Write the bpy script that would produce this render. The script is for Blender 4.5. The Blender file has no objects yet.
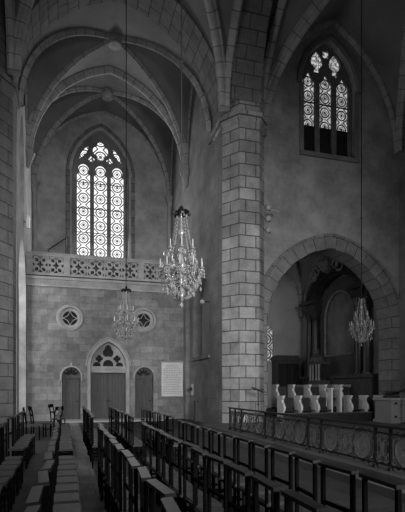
import bpy, math, random
from mathutils import Vector, Matrix
from mathutils.geometry import tessellate_polygon

random.seed(7)
PI = math.pi
sc = bpy.context.scene
COL = sc.collection

# ------------------------------------------------------------------ mesh builder
class MB:
    def __init__(s):
        s.v = []; s.f = []; s.uv = []

    def face(s, pts, uv=None):
        i = len(s.v)
        s.v += [tuple(p) for p in pts]
        s.f.append(tuple(range(i, i + len(pts)))); s.uv.append(uv)

    def grid(s, rows, uvrows=None, closed=False):
        base = len(s.v)
        n = len(rows[0])
        for r in rows: s.v += [tuple(p) for p in r]
        for i in range(len(rows) - 1):
            for j in range(n if closed else n - 1):
                k = (j + 1) % n
                s.f.append((base + i*n + j, base + i*n + k, base + (i+1)*n + k, base + (i+1)*n + j))
                if uvrows:
                    kk = j + 1
                    s.uv.append([uvrows[i][j], uvrows[i][kk], uvrows[i+1][kk], uvrows[i+1][j]])
                else: s.uv.append(None)

    def cap(s, ring):
        s.face(ring)

    def box(s, x0, x1, y0, y1, z0, z1, M=None):
        c = [(x, y, z) for z in (z0, z1) for y in (y0, y1) for x in (x0, x1)]
        if M is not None: c = [tuple(M @ Vector(p)) for p in c]
        b = len(s.v); s.v += c
        for q in ((0,2,3,1),(4,5,7,6),(0,1,5,4),(2,6,7,3),(0,4,6,2),(1,3,7,5)):
            s.f.append(tuple(b + k for k in q)); s.uv.append(None)

    def bar(s, p, q, w, d, side=(1,0,0)):
        p, q = Vector(p), Vector(q)
        t = (q - p).normalized(); a = Vector(side)
        a = (a - t * a.dot(t)).normalized(); b = t.cross(a)
        rows = []
        for e in (p, q):
            rows.append([e + a*w/2*i + b*d/2*j for i, j in ((-1,-1),(1,-1),(1,1),(-1,1))])
        s.grid(rows, closed=True); s.cap(rows[0][::-1]); s.cap(rows[1])

    def tube(s, pts, r, n=6, r1=None):
        pts = [Vector(p) for p in pts]
        rows = []; ref = None
        for i, p in enumerate(pts):
            t = (pts[min(i+1, len(pts)-1)] - pts[max(i-1, 0)])
            t = t.normalized() if t.length > 1e-9 else Vector((0,0,1))
            if ref is None:
                ref = Vector((1,0,0)) if abs(t.x) < .8 else Vector((0,1,0))
            a = (ref - t*ref.dot(t)).normalized(); ref = a; b = t.cross(a)
            rr = r if r1 is None else r + (r1 - r) * i / max(1, len(pts)-1)
            rows.append([p + a*rr*math.cos(2*PI*k/n) + b*rr*math.sin(2*PI*k/n) for k in range(n)])
        s.grid(rows, closed=True); s.cap(rows[0][::-1]); s.cap(rows[-1])

    def lathe(s, prof, c=(0,0,0), n=16, a0=0, a1=2*PI):
        full = abs(a1 - a0 - 2*PI) < 1e-6
        rows = []
        for r, z in prof:
            rows.append([(c[0] + r*math.cos(a0 + (a1-a0)*k/n), c[1] + r*math.sin(a0 + (a1-a0)*k/n), c[2] + z) for k in range(n if full else n+1)])
        s.grid(rows, closed=full)
        if full:
            if prof[0][0] > 1e-4: s.cap(rows[0][::-1])
            if prof[-1][0] > 1e-4: s.cap(rows[-1])

    def prism(s, poly, z0, z1):
        r0 = [(x, y, z0) for x, y in poly]; r1 = [(x, y, z1) for x, y in poly]
        s.grid([r0, r1], closed=True)
        s.cap(r0[::-1]); s.cap(r1)

    def slab(s, outer, holes, fn, d, back=True):
        """flat plate with pierced openings; fn(u, v, w) -> point, w 0 is its front"""
        loops = [outer] + holes
        def shoelace(lp): return abs(sum(lp[i-1][0]*lp[i][1] - lp[i][0]*lp[i-1][1] for i in range(len(lp))))/2
        want = shoelace(outer) - sum(shoelace(h) for h in holes)
        best = None
        for k in range(12):
            ca, sa = math.cos(k*.37 + .01), math.sin(k*.37 + .01)
            pts = [[Vector((u*ca - v*sa, u*sa + v*ca, 0)) for u, v in lp] for lp in loops]
            t_ = tessellate_polygon(pts); fl_ = [p for lp in pts for p in lp]
            got = sum(abs((fl_[b] - fl_[a]).cross(fl_[c] - fl_[a]).z)/2 for a, b, c in t_)
            if best is None or abs(got - want) < best[0]: best = (abs(got - want), t_)
            if best[0] < 1e-3*max(1, want)*.2: break
        tris = best[1]
        if best[0] > 1e-2*want: print('SLAB MISMATCH', best[0], want)
        flat = [p for lp in loops for p in lp]
        b = len(s.v)
        for w in ((0, d) if back else (0,)):
            s.v += [tuple(fn(u, v, w)) for u, v in flat]
        n = len(flat)
        for t in tris:
            s.f.append(tuple(b + i for i in t)); s.uv.append(None)
            if back: s.f.append(tuple(b + n + i for i in reversed(t))); s.uv.append(None)
        for lp in loops:
            acc = 0; rows = [[], []]; uvr = [[], []]
            m = len(lp)
            for i in range(m + 1):
                u, v = lp[i % m]
                if i: acc += math.dist(lp[i % m], lp[i - 1])
                rows[0].append(fn(u, v, 0)); rows[1].append(fn(u, v, d))
                uvr[0].append((acc, 0)); uvr[1].append((acc, d))
            s.grid(rows, uvr)

    def sweep(s, path, prof, closedprof=True, cap=True):
        """profile (side, out) swept along a path lying in one vertical plane"""
        path = [Vector(p) for p in path]
        h = path[-1] - path[0]; h.z = 0
        if h.length < 1e-6:
            h = path[len(path)//2] - path[0]; h.z = 0
        h.normalize(); S = h.cross(Vector((0,0,1)))
        rows = []; uvr = []; acc = 0
        peri = [0]
        m = len(prof)
        for i in range(m):
            peri.append(peri[-1] + math.dist(prof[i], prof[(i+1) % m]))
        for i, p in enumerate(path):
            if i: acc += (p - path[i-1]).length
            t = (path[min(i+1, len(path)-1)] - path[max(i-1, 0)]).normalized()
            N = S.cross(t)
            if i == 0: pass
            rows.append([p + S*a + N*b for a, b in prof]); uvr.append([(q, acc) for q in peri])
        s.grid(rows, uvr, closed=closedprof)
        if cap: s.cap(rows[0][::-1]); s.cap(rows[-1])

    def build(s, name, mat, parent=None, smooth=False):
        me = bpy.data.meshes.new(name)
        me.from_pydata(s.v, [], s.f)
        uvl = me.uv_layers.new(name='UVMap')
        me.update()
        for p, uv in zip(me.polygons, s.uv):
            n = p.normal
            if uv is None:
                if abs(n.z) < .75:
                    tx, ty = -n.y, n.x
                    L = math.hypot(tx, ty) or 1
                    tx /= L; ty /= L
                    if abs(tx) > abs(ty):
                        if tx < 0: tx, ty = -tx, -ty
                    elif ty < 0: tx, ty = -tx, -ty
                for li in p.loop_indices:
                    c = me.vertices[me.loops[li].vertex_index].co
                    uvl.data[li].uv = (c.x*tx + c.y*ty, c.z) if abs(n.z) < .75 else (c.x, c.y)
            else:
                for li, q in zip(p.loop_indices, uv): uvl.data[li].uv = q
            p.use_smooth = smooth
        me.materials.append(mat)
        o = bpy.data.objects.new(name, me)
        COL.objects.link(o)
        if parent is not None: o.parent = parent
        return o


def tag(o, label, cat, group=None):
    o['label'] = label; o['category'] = cat
    if group: o['group'] = group
    return o

def struct(o, label=None):
    o['kind'] = 'structure'
    if label: o['label'] = label
    return o

def empty(name, loc=(0,0,0), rz=0):
    o = bpy.data.objects.new(name, None); COL.objects.link(o)
    o.location = loc; o.rotation_euler = (0,0,rz); o.empty_display_size = .2
    return o

def copy_tree(o, parent=None):
    c = o.copy(); COL.objects.link(c); c.parent = parent
    for ch in list(o.children): copy_tree(ch, c)
    return c

# ------------------------------------------------------------------ materials
def newmat(name):
    m = bpy.data.materials.new(name); m.use_nodes = True
    nt = m.node_tree
    return m, nt, nt.nodes['Principled BSDF']

def g(v): return (v, v, v, 1)

def mixc(nt, mode, fac, a, b):
    n = nt.nodes.new('ShaderNodeMix'); n.data_type = 'RGBA'; n.blend_type = mode
    for sock, val in ((n.inputs[0], fac), (n.inputs[6], a), (n.inputs[7], b)):
        if hasattr(val, 'is_linked'): nt.links.new(val, sock)
        else: sock.default_value = val
    return n.outputs[2]

def noise(nt, vec, scale, detail=4, rough=.6):
    n = nt.nodes.new('ShaderNodeTexNoise'); n.inputs['Scale'].default_value = scale
    n.inputs['Detail'].default_value = detail; n.inputs['Roughness'].default_value = rough
    nt.links.new(vec, n.inputs['Vector']); return n.outputs['Fac']

def ramp(nt, fac, stops):
    r = nt.nodes.new('ShaderNodeValToRGB')
    e = r.color_ramp.elements
    e[0].position, e[0].color = stops[0][0], g(stops[0][1])
    e[1].position, e[1].color = stops[1][0], g(stops[1][1])
    for p, c in stops[2:]:
        k = e.new(p); k.color = g(c)
    nt.links.new(fac, r.inputs[0]); return r.outputs[0]

def stone(name, c1, c2, mortar, bw=.75, bh=.4, ms=.022, stain=.55, bump=.35, nscale=.5, blotch=2.5):
    m, nt, bs = newmat(name)
    uv = nt.nodes.new('ShaderNodeTexCoord')
    br = nt.nodes.new('ShaderNodeTexBrick')
    br.inputs['Scale'].default_value = 1; br.inputs['Brick Width'].default_value = bw
    br.inputs['Row Height'].default_value = bh; br.inputs['Mortar Size'].default_value = ms
    br.inputs['Mortar Smooth'].default_value = .25; br.inputs['Bias'].default_value = 0
    br.inputs['Color1'].default_value = g(c1); br.inputs['Color2'].default_value = g(c2); br.inputs['Mortar'].default_value = g(mortar)
    nt.links.new(uv.outputs['UV'], br.inputs['Vector'])
    obj = uv.outputs['Object']
    st = ramp(nt, noise(nt, obj, nscale, 5), [(.3, 1 - stain), (.7, 1)])
    c = mixc(nt, 'MULTIPLY', 1, br.outputs['Color'], st)
    sp = ramp(nt, noise(nt, obj, blotch, 4, .7), [(.3, .72), (.7, 1.12)])
    c = mixc(nt, 'MULTIPLY', 1, c, sp)
    nt.links.new(c, bs.inputs['Base Color'])
    bs.inputs['Roughness'].default_value = .9
    bs.inputs['Specular IOR Level'].default_value = .15
    bp = nt.nodes.new('ShaderNodeBump'); bp.inputs['Strength'].default_value = bump; bp.inputs['Distance'].default_value = .03
    iv = nt.nodes.new('ShaderNodeMath'); iv.operation = 'SUBTRACT'; iv.inputs[0].default_value = 1
    nt.links.new(br.outputs['Fac'], iv.inputs[1]); nt.links.new(iv.outputs[0], bp.inputs['Height'])
    nt.links.new(bp.outputs[0], bs.inputs['Normal'])
    return m

def plain(name, c, var=.3, scale=4, rough=.85, spec=.2, metal=0, stretch=None, bump=0):
    m, nt, bs = newmat(name)
    tc = nt.nodes.new('ShaderNodeTexCoord'); vec = tc.outputs['Object']
    if stretch:
        mp = nt.nodes.new('ShaderNodeMapping'); mp.inputs['Scale'].default_value = stretch
        nt.links.new(vec, mp.inputs[0]); vec = mp.outputs[0]
    f = noise(nt, vec, scale, 5)
    c_ = ramp(nt, f, [(.3, c*(1-var)), (.7, c*(1+var))])
    nt.links.new(c_, bs.inputs['Base Color'])
    bs.inputs['Roughness'].default_value = rough; bs.inputs['Specular IOR Level'].default_value = spec
    bs.inputs['Metallic'].default_value = metal
    if bump:
        bp = nt.nodes.new('ShaderNodeBump'); bp.inputs['Strength'].default_value = bump; bp.inputs['Distance'].default_value = .02
        nt.links.new(f, bp.inputs['Height']); nt.links.new(bp.outputs[0], bs.inputs['Normal'])
    return m

def mathn(nt, op, a, b=None):
    n = nt.nodes.new('ShaderNodeMath'); n.operation = op
    for i, x in enumerate((a, b)):
        if x is None: continue
        if hasattr(x, 'is_linked'): nt.links.new(x, n.inputs[i])
        else: n.inputs[i].default_value = x
    return n.outputs[0]

def glass(name, strength, dark=.05, mott=.0, fine=1.0, cell=1.0):
    """leaded grisaille glass glowing with the daylight behind it, one ornament per square of UV"""
    m, nt, bs = newmat(name)
    tc = nt.nodes.new('ShaderNodeTexCoord')
    sp = nt.nodes.new('ShaderNodeSeparateXYZ'); nt.links.new(tc.outputs['UV'], sp.inputs[0])
    u = mathn(nt, 'SUBTRACT', mathn(nt, 'FRACT', mathn(nt, 'MULTIPLY', sp.outputs[0], cell)), .5)
    v = mathn(nt, 'SUBTRACT', mathn(nt, 'FRACT', mathn(nt, 'MULTIPLY', sp.outputs[1], cell)), .5)
    r = mathn(nt, 'SQRT', mathn(nt, 'ADD', mathn(nt, 'MULTIPLY', u, u), mathn(nt, 'MULTIPLY', v, v)))
    def ring(rad, w, src=None):
        return mathn(nt, 'LESS_THAN', mathn(nt, 'ABSOLUTE', mathn(nt, 'SUBTRACT', r if src is None else src, rad)), w)
    lead = ring(.33, .05*fine)
    lead = mathn(nt, 'MAXIMUM', lead, mathn(nt, 'LESS_THAN', r, .1))
    au = mathn(nt, 'ABSOLUTE', u); av = mathn(nt, 'ABSOLUTE', v)
    dia = mathn(nt, 'ADD', au, av)
    lead = mathn(nt, 'MAXIMUM', lead, ring(.66, .06*fine, dia))
    lead = mathn(nt, 'MAXIMUM', lead, ring(.22, .03*fine, dia))
    lead = mathn(nt, 'MAXIMUM', lead, mathn(nt, 'MULTIPLY', mathn(nt, 'LESS_THAN', av, .02), mathn(nt, 'GREATER_THAN', r, .33)))
    lead = mathn(nt, 'MAXIMUM', lead, mathn(nt, 'MULTIPLY', mathn(nt, 'GREATER_THAN', au, .46), 1))
    c = mixc(nt, 'MIX', lead, g(1), g(dark))
    if mott:
        k = ramp(nt, noise(nt, tc.outputs['Object'], 7, 3), [(.4, 1 - mott), (.6, 1)])
        c = mixc(nt, 'MULTIPLY', 1, c, k)
    nt.links.new(c, bs.inputs['Emission Color']); bs.inputs['Emission Strength'].default_value = strength
    bs.inputs['Base Color'].default_value = g(.05); bs.inputs['Roughness'].default_value = .3
    return m

M = {}
M['ashlar'] = stone('wall ashlar', .15, .24, .145, .6, .34, .012, .5, .15, .45, 3.2)
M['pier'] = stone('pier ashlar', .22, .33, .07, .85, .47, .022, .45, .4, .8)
M['pierdark'] = stone('shaded pier ashlar', .15, .2, .06, .85, .47, .018, .35, .4, .6)  # darker copy of the pier stone; weaker light put into its colour
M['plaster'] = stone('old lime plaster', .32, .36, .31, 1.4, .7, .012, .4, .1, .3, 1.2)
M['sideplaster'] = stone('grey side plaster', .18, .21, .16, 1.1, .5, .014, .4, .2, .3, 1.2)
M['darkplaster'] = stone('dark plaster', .2, .21, .19, 1.4, .7, .012, .45, .1, .3, 1.2)  # plaster in a darker tone
M['vault'] = plain('vault plaster', .17, .3, .35, .95, .1, bump=.1)
M['rib'] = stone('rib stone', .32, .37, .14, 6, .55, .02, .25, .3, .5)
M['vouss'] = stone('voussoir stone', .16, .2, .07, .75, .5, .022, .35, .3, .5)
M['archstone'] = stone('arch stone', .18, .23, .075, 3, .5, .02, .3, .3, .5)
M['trim'] = plain('dressed stone', .23, .25, 1.5, .85, .2)
M['doorstone'] = plain('door surround stone', .2, .25, 1.5, .85, .2)
M['palestone'] = plain('pale dressed stone', .42, .2, 1.5, .85, .2)
M['chapel'] = plain('chapel limewash', .3, .18, .6, .9, .1)
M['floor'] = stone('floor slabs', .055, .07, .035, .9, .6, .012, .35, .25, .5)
M['aisle'] = stone('lightened aisle slabs', .17, .21, .11, .42, .8, .012, .3, .25, .5)  # paler slabs: brightness of the aisle put into the colour
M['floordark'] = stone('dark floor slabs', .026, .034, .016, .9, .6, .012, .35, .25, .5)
M['step'] = plain('worn step stone', .06, .25, 1.2, .7, .2)
M['scroll'] = plain('worn iron scrollwork', .05, .3, 8, .5, .4)
M['doorwood'] = plain('weathered oak', .045, .35, 3, .7, .3, stretch=(6, 6, .4))
M['chairwood'] = plain('dark chair wood', .003, .4, 5, .7, .03, stretch=(4, 4, 1))
M['rush'] = plain('worn seat', .04, .3, 9, .6, .2)
M['armtop'] = plain('worn chair top rail', .014, .3, 5, .5, .25)
M['iron'] = plain('black iron', .006, .3, 8, .5, .3, .2)
M['stall'] = plain('stall oak', .012, .35, 4, .5, .3)
M['stallpale'] = plain('polished pale stall end', .42, .12, 3, .45, .4)  # much paler than the stall oak
M['marble'] = plain('dark marble', .022, .5, 2, .35, .4)
M['retable'] = plain('retable stone', .06, .3, 2, .6, .3)
M['gilt'] = plain('dull gilt carving', .15, .5, 6, .5, .5)
M['canvas'] = plain('dark altar painting', .13, .45, .9, .6, .3)
M['plaque'] = plain('marble tablet', .36, .08, 2, .6, .3)
M['ink'] = plain('incised lettering', .22, .1, 6, .8, .1)
M['candle'] = plain('white candle', .3, .05, 6, .5, .3)
M['lamp'] = plain('grey enamel', .26, .1, 6, .5, .3)
M['black'] = plain('black enamel', .02, .2, 6, .5, .4)
M['white'] = plain('white enamel', .75, .05, 6, .4, .4)
M['darkglass'] = plain('unlit glass', .018, .3, 3, .7, .08)
M['leaf'] = plain('dark leaves', .03, .4, 6, .6, .3)
M['cloth'] = plain('grey stone block', .17, .12, 1.5, .85, .1)
M['glass1'] = glass('daylit grisaille glass', 1.25, .08)
M['glass2'] = glass('daylit mottled glass', .6, .03, .75, 1.0)
M['glass3'] = glass('daylit mottled tracery glass', .65, .35, .8, .7, 3.2)
# crystal : glassy beads, cheap to sample
m, nt, bs = newmat('crystal')
bs.inputs['Base Color'].default_value = g(.2); bs.inputs['Roughness'].default_value = .2
bs.inputs['Specular IOR Level'].default_value = .7; bs.inputs['Metallic'].default_value = .0
M['crystal'] = m

# ------------------------------------------------------------------ 2-D outlines
def arch_pts(cx, half, zs, rise, n=14):
    """right spring -> apex -> left spring of a pointed arch"""
    c = (rise*rise - half*half) / (2*half); R = half + c
    a1 = math.acos(max(-1, min(1, c / R)))
    right = [(cx - c + R*math.cos(a1*i/n), zs + R*math.sin(a1*i/n)) for i in range(n + 1)]
    left = [(2*cx - x, z) for x, z in reversed(right[:-1])]
    return right + left

def arch_poly(cx, half, z0, zs, rise, n=14):
    return [(cx - half, z0), (cx + half, z0)] + arch_pts(cx, half, zs, rise, n)

def rect(a, b, c, d): return [(a, c), (b, c), (b, d), (a, d)]

def foil(cx, cz, r, n, rot=0, k=.52, m=48, sx=1, sz=1):
    d = r * k; rho = r - d
    pts = []
    for i in range(m):
        th = 2*PI*i/m; best = r*.15
        for j in range(n):
            ph = th - (rot + 2*PI*j/n)
            q = rho*rho - (d*math.sin(ph))**2
            if q >= 0: best = max(best, d*math.cos(ph) + math.sqrt(q))
        pts.append((cx + sx*best*math.cos(th), cz + sz*best*math.sin(th)))
    return pts

def lens(p, q, w, n=8):
    p, q = Vector(p), Vector(q); d = q - p; nn = Vector((-d.y, d.x)).normalized()
    a = [p + d*i/n + nn*w*math.sin(PI*i/n) for i in range(n)]
    b = [q - d*i/n - nn*w*math.sin(PI*i/n) for i in range(n)]
    return [(v.x, v.y) for v in a + b]

def light(cx, half, z0, zs, style='trefoil'):
    """one lancet with a foiled head"""
    pts = [(cx - half, z0), (cx + half, z0), (cx + half, zs)]
    if style == 'trefoil':
        head = []
        r = half*.8
        head += [(cx + half, zs + .02), (cx + half*.62, zs + half*.25)]
        for i in range(9):
            a = -.3 + (PI + .6)*i/8
            head.append((cx + r*math.cos(a), zs + half*.85 + r*math.sin(a)))
        head += [(cx - half*.62, zs + half*.25), (cx - half, zs + .02)]
        return pts + head[1:-1] + [(cx - half, zs)]
    head = []
    for i in range(6): head.append((cx + half*math.cos(PI/2*i/6)*.98, zs + half*.62*math.sin(PI/2*i/6)))
    k = [(cx + .09, zs + half*.72), (cx + .1, zs + half*.95), (cx + .04, zs + half*1.2), (cx, zs + half*1.5)]
    head = head[1:-1] + k
    left = [(2*cx - x, z) for x, z in reversed(head[:-1])]
    return pts + head + left + [(cx - half, zs)]

def XZ(Y, sgn=1): return lambda u, v, w: (u, Y + w*sgn, v)
def YZ(X, sgn=1): return lambda u, v, w: (X + w*sgn, u, v)

# ------------------------------------------------------------------ key dimensions
XL, XR = -1.85, 6.05          # inner faces of the nave side walls
XC = (XL + XR) / 2
FL = .35                      # level of the nave floor
CH = FL + .24                 # level of the chancel floor
YP0, YP1 = 17.9, 19.6         # front transverse arch
YB, YW = 24.0, 28.0           # gallery front wall, window wall
ZS, H = 13.0, 4.9             # vault springing and rise
YR = 19.0                     # transept end wall on the right
RX0, RX1 = 7.75, 15.15

# ------------------------------------------------------------------ floor
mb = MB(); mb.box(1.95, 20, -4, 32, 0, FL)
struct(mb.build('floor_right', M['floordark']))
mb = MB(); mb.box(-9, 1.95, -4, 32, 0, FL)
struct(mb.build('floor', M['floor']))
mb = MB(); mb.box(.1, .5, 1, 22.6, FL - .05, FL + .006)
struct(mb.build('lightened_aisle_floor', M['aisle']))  # added pale strip, painted brighter than the floor between the chairs
mb = MB(); mb.box(4.55, 17, 3.0, 17.45, FL - .02, FL + .12); mb.box(4.85, 17, 3.0, 17.45, FL + .1, CH)
mb.box(7.8, 17, 17.4, 31, FL - .02, CH)
struct(mb.build('chancel_floor', M['step']))
mb = MB(); mb.box(-.6, 4.5, 22.6, 24.05, FL - .02, FL + .07)
struct(mb.build('lit_floor_slab', M['trim']))  # added pale slab in place of the lit floor before the doors

# ------------------------------------------------------------------ walls
PORTAL_C = 2.0
rosettes = [(.155, 5.38), (3.78, 5.42)]
doors = [(.207, .435), (3.795, .47)]
holes = [arch_poly(PORTAL_C, .88, .26, 3.02, 1.24)]
for cx, hw in doors: holes.append([(cx - hw, .26), (cx + hw, .26)] + [(cx + hw*math.cos(PI*i/16), 2.52 + hw*1.02*math.sin(PI*i/16)) for i in range(17)])
for cx, cz in rosettes: holes.append([(cx + .5*math.cos(2*PI*i/32), cz + .5*math.sin(2*PI*i/32)) for i in range(32)])
mb = MB(); mb.slab(rect(XL - 4.5, XR + .1, 0, 7.3), holes, XZ(YB), .9)
struct(mb.build('wall_gallery_front', M['ashlar']))
mb = MB(); mb.box(XL - .1, XR + .1, YB + .02, YW + .1, 7.0, 7.32)
struct(mb.build('gallery_floor', M['darkplaster']))
mb = MB(); mb.box(XL, XR, YB + .92, YB + 1.2, 0, 7)           # dark porch behind the doors
struct(mb.build('wall_porch', M['black']))

GC, GH = 1.9, 1.5
mb = MB(); mb.slab(rect(XL - .1, XR + .1, 7.3, 20), [arch_poly(GC, GH + .12, 9.2, 14.3, 2.62)], XZ(YW), .7)
struct(mb.build('wall_window_end', M['plaster']))

# left wall: an arch into the aisle, gallery part above
mb = MB(); mb.slab(rect(YP1 - .1, YW, 0, 20), [arch_poly(21.9, 1.75, 0.02, 6.2, 2.3), arch_poly(21.7, .9, 9.6, 12.2, 1.5)], YZ(XL, -1), .35)
struct(mb.build('wall_left', M['plaster']))
mb = MB(); mb.box(-7, -6.8, 15, 24, 0, 9); mb.box(-7, XL - .34, 23.6, 23.98, 0, 9)
struct(mb.build('wall_aisle', M['chapel']))
# right wall of the last bay with a blind arch
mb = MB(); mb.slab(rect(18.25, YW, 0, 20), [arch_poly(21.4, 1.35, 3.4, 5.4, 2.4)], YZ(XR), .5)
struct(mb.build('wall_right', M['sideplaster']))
mb = MB(); mb.box(XR + .45, XR + .7, YP1 - .2, YB, 0, 9)
struct(mb.build('wall_niche', M['vault']))  # niche back in darker plaster; shade of the recess put into the colour
mb = MB(); mb.box(XR - .2, XR + .02, 23.5, 24.02, 0, 6.8); mb.box(XR - .1, XR + .05, 18.2, 19.9, 12.62, 12.86); mb.box(7.7, 8.15, 18.5, 19.05, 12.66, 12.8); mb.box(XR-.1, XR+.02, 19.85, 22.75, 3.28, 3.42)
struct(mb.build('pilaster_trim', M['sideplaster']))

# transept end wall: big arch below, traceried window above
AC, AH = 11.535, 3.215
RC, RH = 11.42, 1.3
mb = MB()
mb.slab(rect(RX0 - .3, 18, 0, 20.5), [arch_poly(AC, AH, .25, 4.7, 3.6, 22), arch_poly(RC, RH + .1, 12.45, 15.5, 2.2)], XZ(YR), .9)
struct(mb.build('wall_transept', M['plaster']))
# dressed voussoirs round the big arch, flush band on the wall face
mb = MB()
path = [(AC + AH, YR - .02, .3)] + [(x, YR - .02, z) for x, z in arch_pts(AC, AH, 4.7, 3.6, 24)] + [(AC - AH, YR - .02, .3)]
mb.sweep(path, [(-.03, -.05), (.94, -.05), (.94, -.01), (0.02, .01), (.02, .5), (-.03, .5)])
mb.sweep([(AC + (x-AC)*1.165, YR - .05, 4.7 + (z-4.7)*1.145) for x, z in arch_pts(AC, AH, 4.7, 3.6, 24)], [(-.04, 0), (.04, 0), (.04, .12), (-.04, .12)])
struct(mb.build('arch_trim', M['archstone']))
mb = MB(); mb.box(RX1, RX1 + .9, 17.6, YR + .05, 0, 21)
struct(mb.build('pillar_right', M['darkplaster']))
mb = MB(); mb.sweep([(x, YR - .05, z) for x, z in arch_pts(RC, RH + .16, 15.5, 2.3, 18)], [(-.06, 0), (.06, 0), (.06, .16), (-.06, .16)])
for sx in (-1, 1): mb.box(RC + sx*(RH+.1) - .1 , RC + sx*(RH+.1) + .1, YR - .05, YR + .2, 12.4, 15.55)
mb.box(RC - 1.5, RC + 1.5, YR - .12, YR + .1, 12.3, 12.48)
struct(mb.build('window_trim', M['darkplaster']))

# ------------------------------------------------------------------ piers
def pier(name, sgn, xc):
    pts = [(6.06, 19.3), (6.06, 18.2), (6.55, 17.5), (7.38, 17.5), (7.78, 17.95), (7.78, 19.3)]
    q = [(xc + sgn*(x - XC), y) for x, y in pts]
    if sgn < 0: q = q[::-1]
    mb = MB(); mb.prism(q, 0, 19.5)
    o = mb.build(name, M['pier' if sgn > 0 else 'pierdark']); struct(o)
    # plinth and impost moulding follow the plan
    mb = MB()
    cx = sum(p[0] for p in q)/len(q); cy = sum(p[1] for p in q)/len(q)
    def ring(e):
        out = []
        n = len(q)
        for i, p in enumerate(q):
            a = Vector(p) - Vector(q[i-1]); b = Vector(q[(i+1) % n]) - Vector(p)
            na = Vector((a.y, -a.x)).normalized(); nb = Vector((b.y, -b.x)).normalized()
            d = (na + nb).normalized(); d /= max(.3, d.dot(na))
            out.append((p[0] + d.x*e, p[1] + d.y*e))
        return out
    prof = [(.0, 12.5), (.06, 12.58), (.06, 12.64), (.13, 12.72), (.14, 12.86), (.0, 12.94)]
    rows = [[(x, y, z) for x, y in ring(e)] for e, z in prof]
    mb.grid(rows, closed=True)
    mb.build('impost', M['pier' if sgn > 0 else 'pierdark'], o)
pier('pillar_centre', 1, XC)
pier('pillar_left', -1, XC)

# ------------------------------------------------------------------ vaults, ribs, arches
def prof_fn(rise, half):
    r = rise/half; c = (r*r - 1)/2; R = 1 + c
    return lambda s: math.sqrt(max(0, R*R - (abs(s) + c)**2)) / r

RIB = [(-.2, .1), (-.2, -.1), (-.12, -.16), (-.12, -.24), (-.05, -.34), (.05, -.34), (.12, -.24), (.12, -.16), (.2, -.1), (.2, .1)]
WALLRIB = [(-.16, .1), (-.16, -.12), (-.07, -.24), (.07, -.24), (.16, -.12), (.16, .1)]
def vault(name, x0, x1, y0, y1, zs, h, mat, ribs=('diag', 'x0', 'x1', 'y0', 'y1'), ribname=None, n=44, prof=RIB, sc_=1):
    hx, hy = (x1-x0)/2, (y1-y0)/2; xc, yc = (x0+x1)/2, (y0+y1)/2
    p = prof_fn(h, hx)
    mb = MB(); rows = []
    for i in range(n + 1):
        s = -1 + 2*i/n
        rows.append([(xc + hx*s, yc + hy*(-1 + 2*j/n), zs + h*p(min(abs(s), abs(-1 + 2*j/n)))) for j in range(n + 1)])
    mb.grid(rows)
    struct(mb.build(name, mat))
    K = 18
    mb = MB()
    pr = [(a*sc_, b*sc_) for a, b in prof]; wr = [(a*sc_, b*sc_) for a, b in WALLRIB]
    ss = [math.cos(PI*i/(2*K)) for i in range(K)] + [0.0]
    if 'diag' in ribs:
        for sx, sy in ((1,1),(1,-1),(-1,1),(-1,-1)):
            mb.sweep([(xc + sx*hx*s*.985, yc + sy*hy*s*.985, zs + h*p(s)) for s in ss], pr)
        mb.lathe([(.05,-.44),(.3,-.4),(.36,-.25),(.3,.0)], (xc, yc, zs + h), 12)
    full = ss + [-s for s in reversed(ss[:-1])]
    for key, e in (('y0', y0), ('y1', y1)):
        if key in ribs: mb.sweep([(xc + hx*s*.99, e, zs + h*p(s)) for s in full], wr)
    for key, e in (('x0', x0), ('x1', x1)):
        if key in ribs: mb.sweep([(e, yc + hy*s*.98, zs + h*p(s)) for s in full], wr)
    if ribname: struct(mb.build(ribname, M['rib']))

vault('ceiling', XL, XR, YP1, YB, ZS, H, M['vault'], ('diag', 'x0', 'x1'), 'trim_1', sc_=.5)
vault('gallery_ceiling', XL, XR, YB, YW, ZS + .3, H - .2, M['vault'], ('diag', 'x0', 'x1', 'y1'), 'trim_2', sc_=.5)
vault('nave_ceiling', XL, XR, 7.0, YP0, ZS, H + .2, M['vault'], ('diag', 'x1', 'x0'), 'trim_3', sc_=1.0)
vault('transept_ceiling', RX0 + .2, RX1, 7.0, YR, ZS, 5.6, M['vault'], ('diag', 'y1', 'x0'), 'trim_4', sc_=1.0)

def arch_band(name, pts3, w, th, mat):
    mb = MB(); mb.sweep(pts3, [(-w/2, 0), (w/2, 0), (w/2, th), (-w/2, th)])
    struct(mb.build(name, mat))
# rib between the last bay and the gallery
mb = MB()
mb.sweep([(x, YB - .05, z) for x, z in arch_pts(XC, 3.93, ZS, H, 20)], [(-.2, .2), (-.2, -.05), (-.12, -.12), (-.12, -.18), (-.05, -.26), (.05, -.26), (.12, -.18), (.12, -.12), (.2, -.05), (.2, .2)])
struct(mb.build('trim_5', M['rib']))
# heavy transverse arch on the two piers, and the arcade arch running toward the viewer
arch_band('trim_6', [(x, (YP0+YP1)/2, z) for x, z in arch_pts(XC, 3.93, ZS, 4.8, 22)], YP1 - YP0, .9, M['vouss'])
arch_band('trim_7', [((5.92+7.75)/2, y, z) for y, z in arch_pts(12.3, 5.2, ZS + .3, 5.4, 26)], 1.25, .9, M['vouss'])
# roof over everything above the vaults keeps stray light out
mb = MB(); mb.box(-7, 18, 3, 31, 21, 21.3)
struct(mb.build('roof_slab', M['black']))

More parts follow.
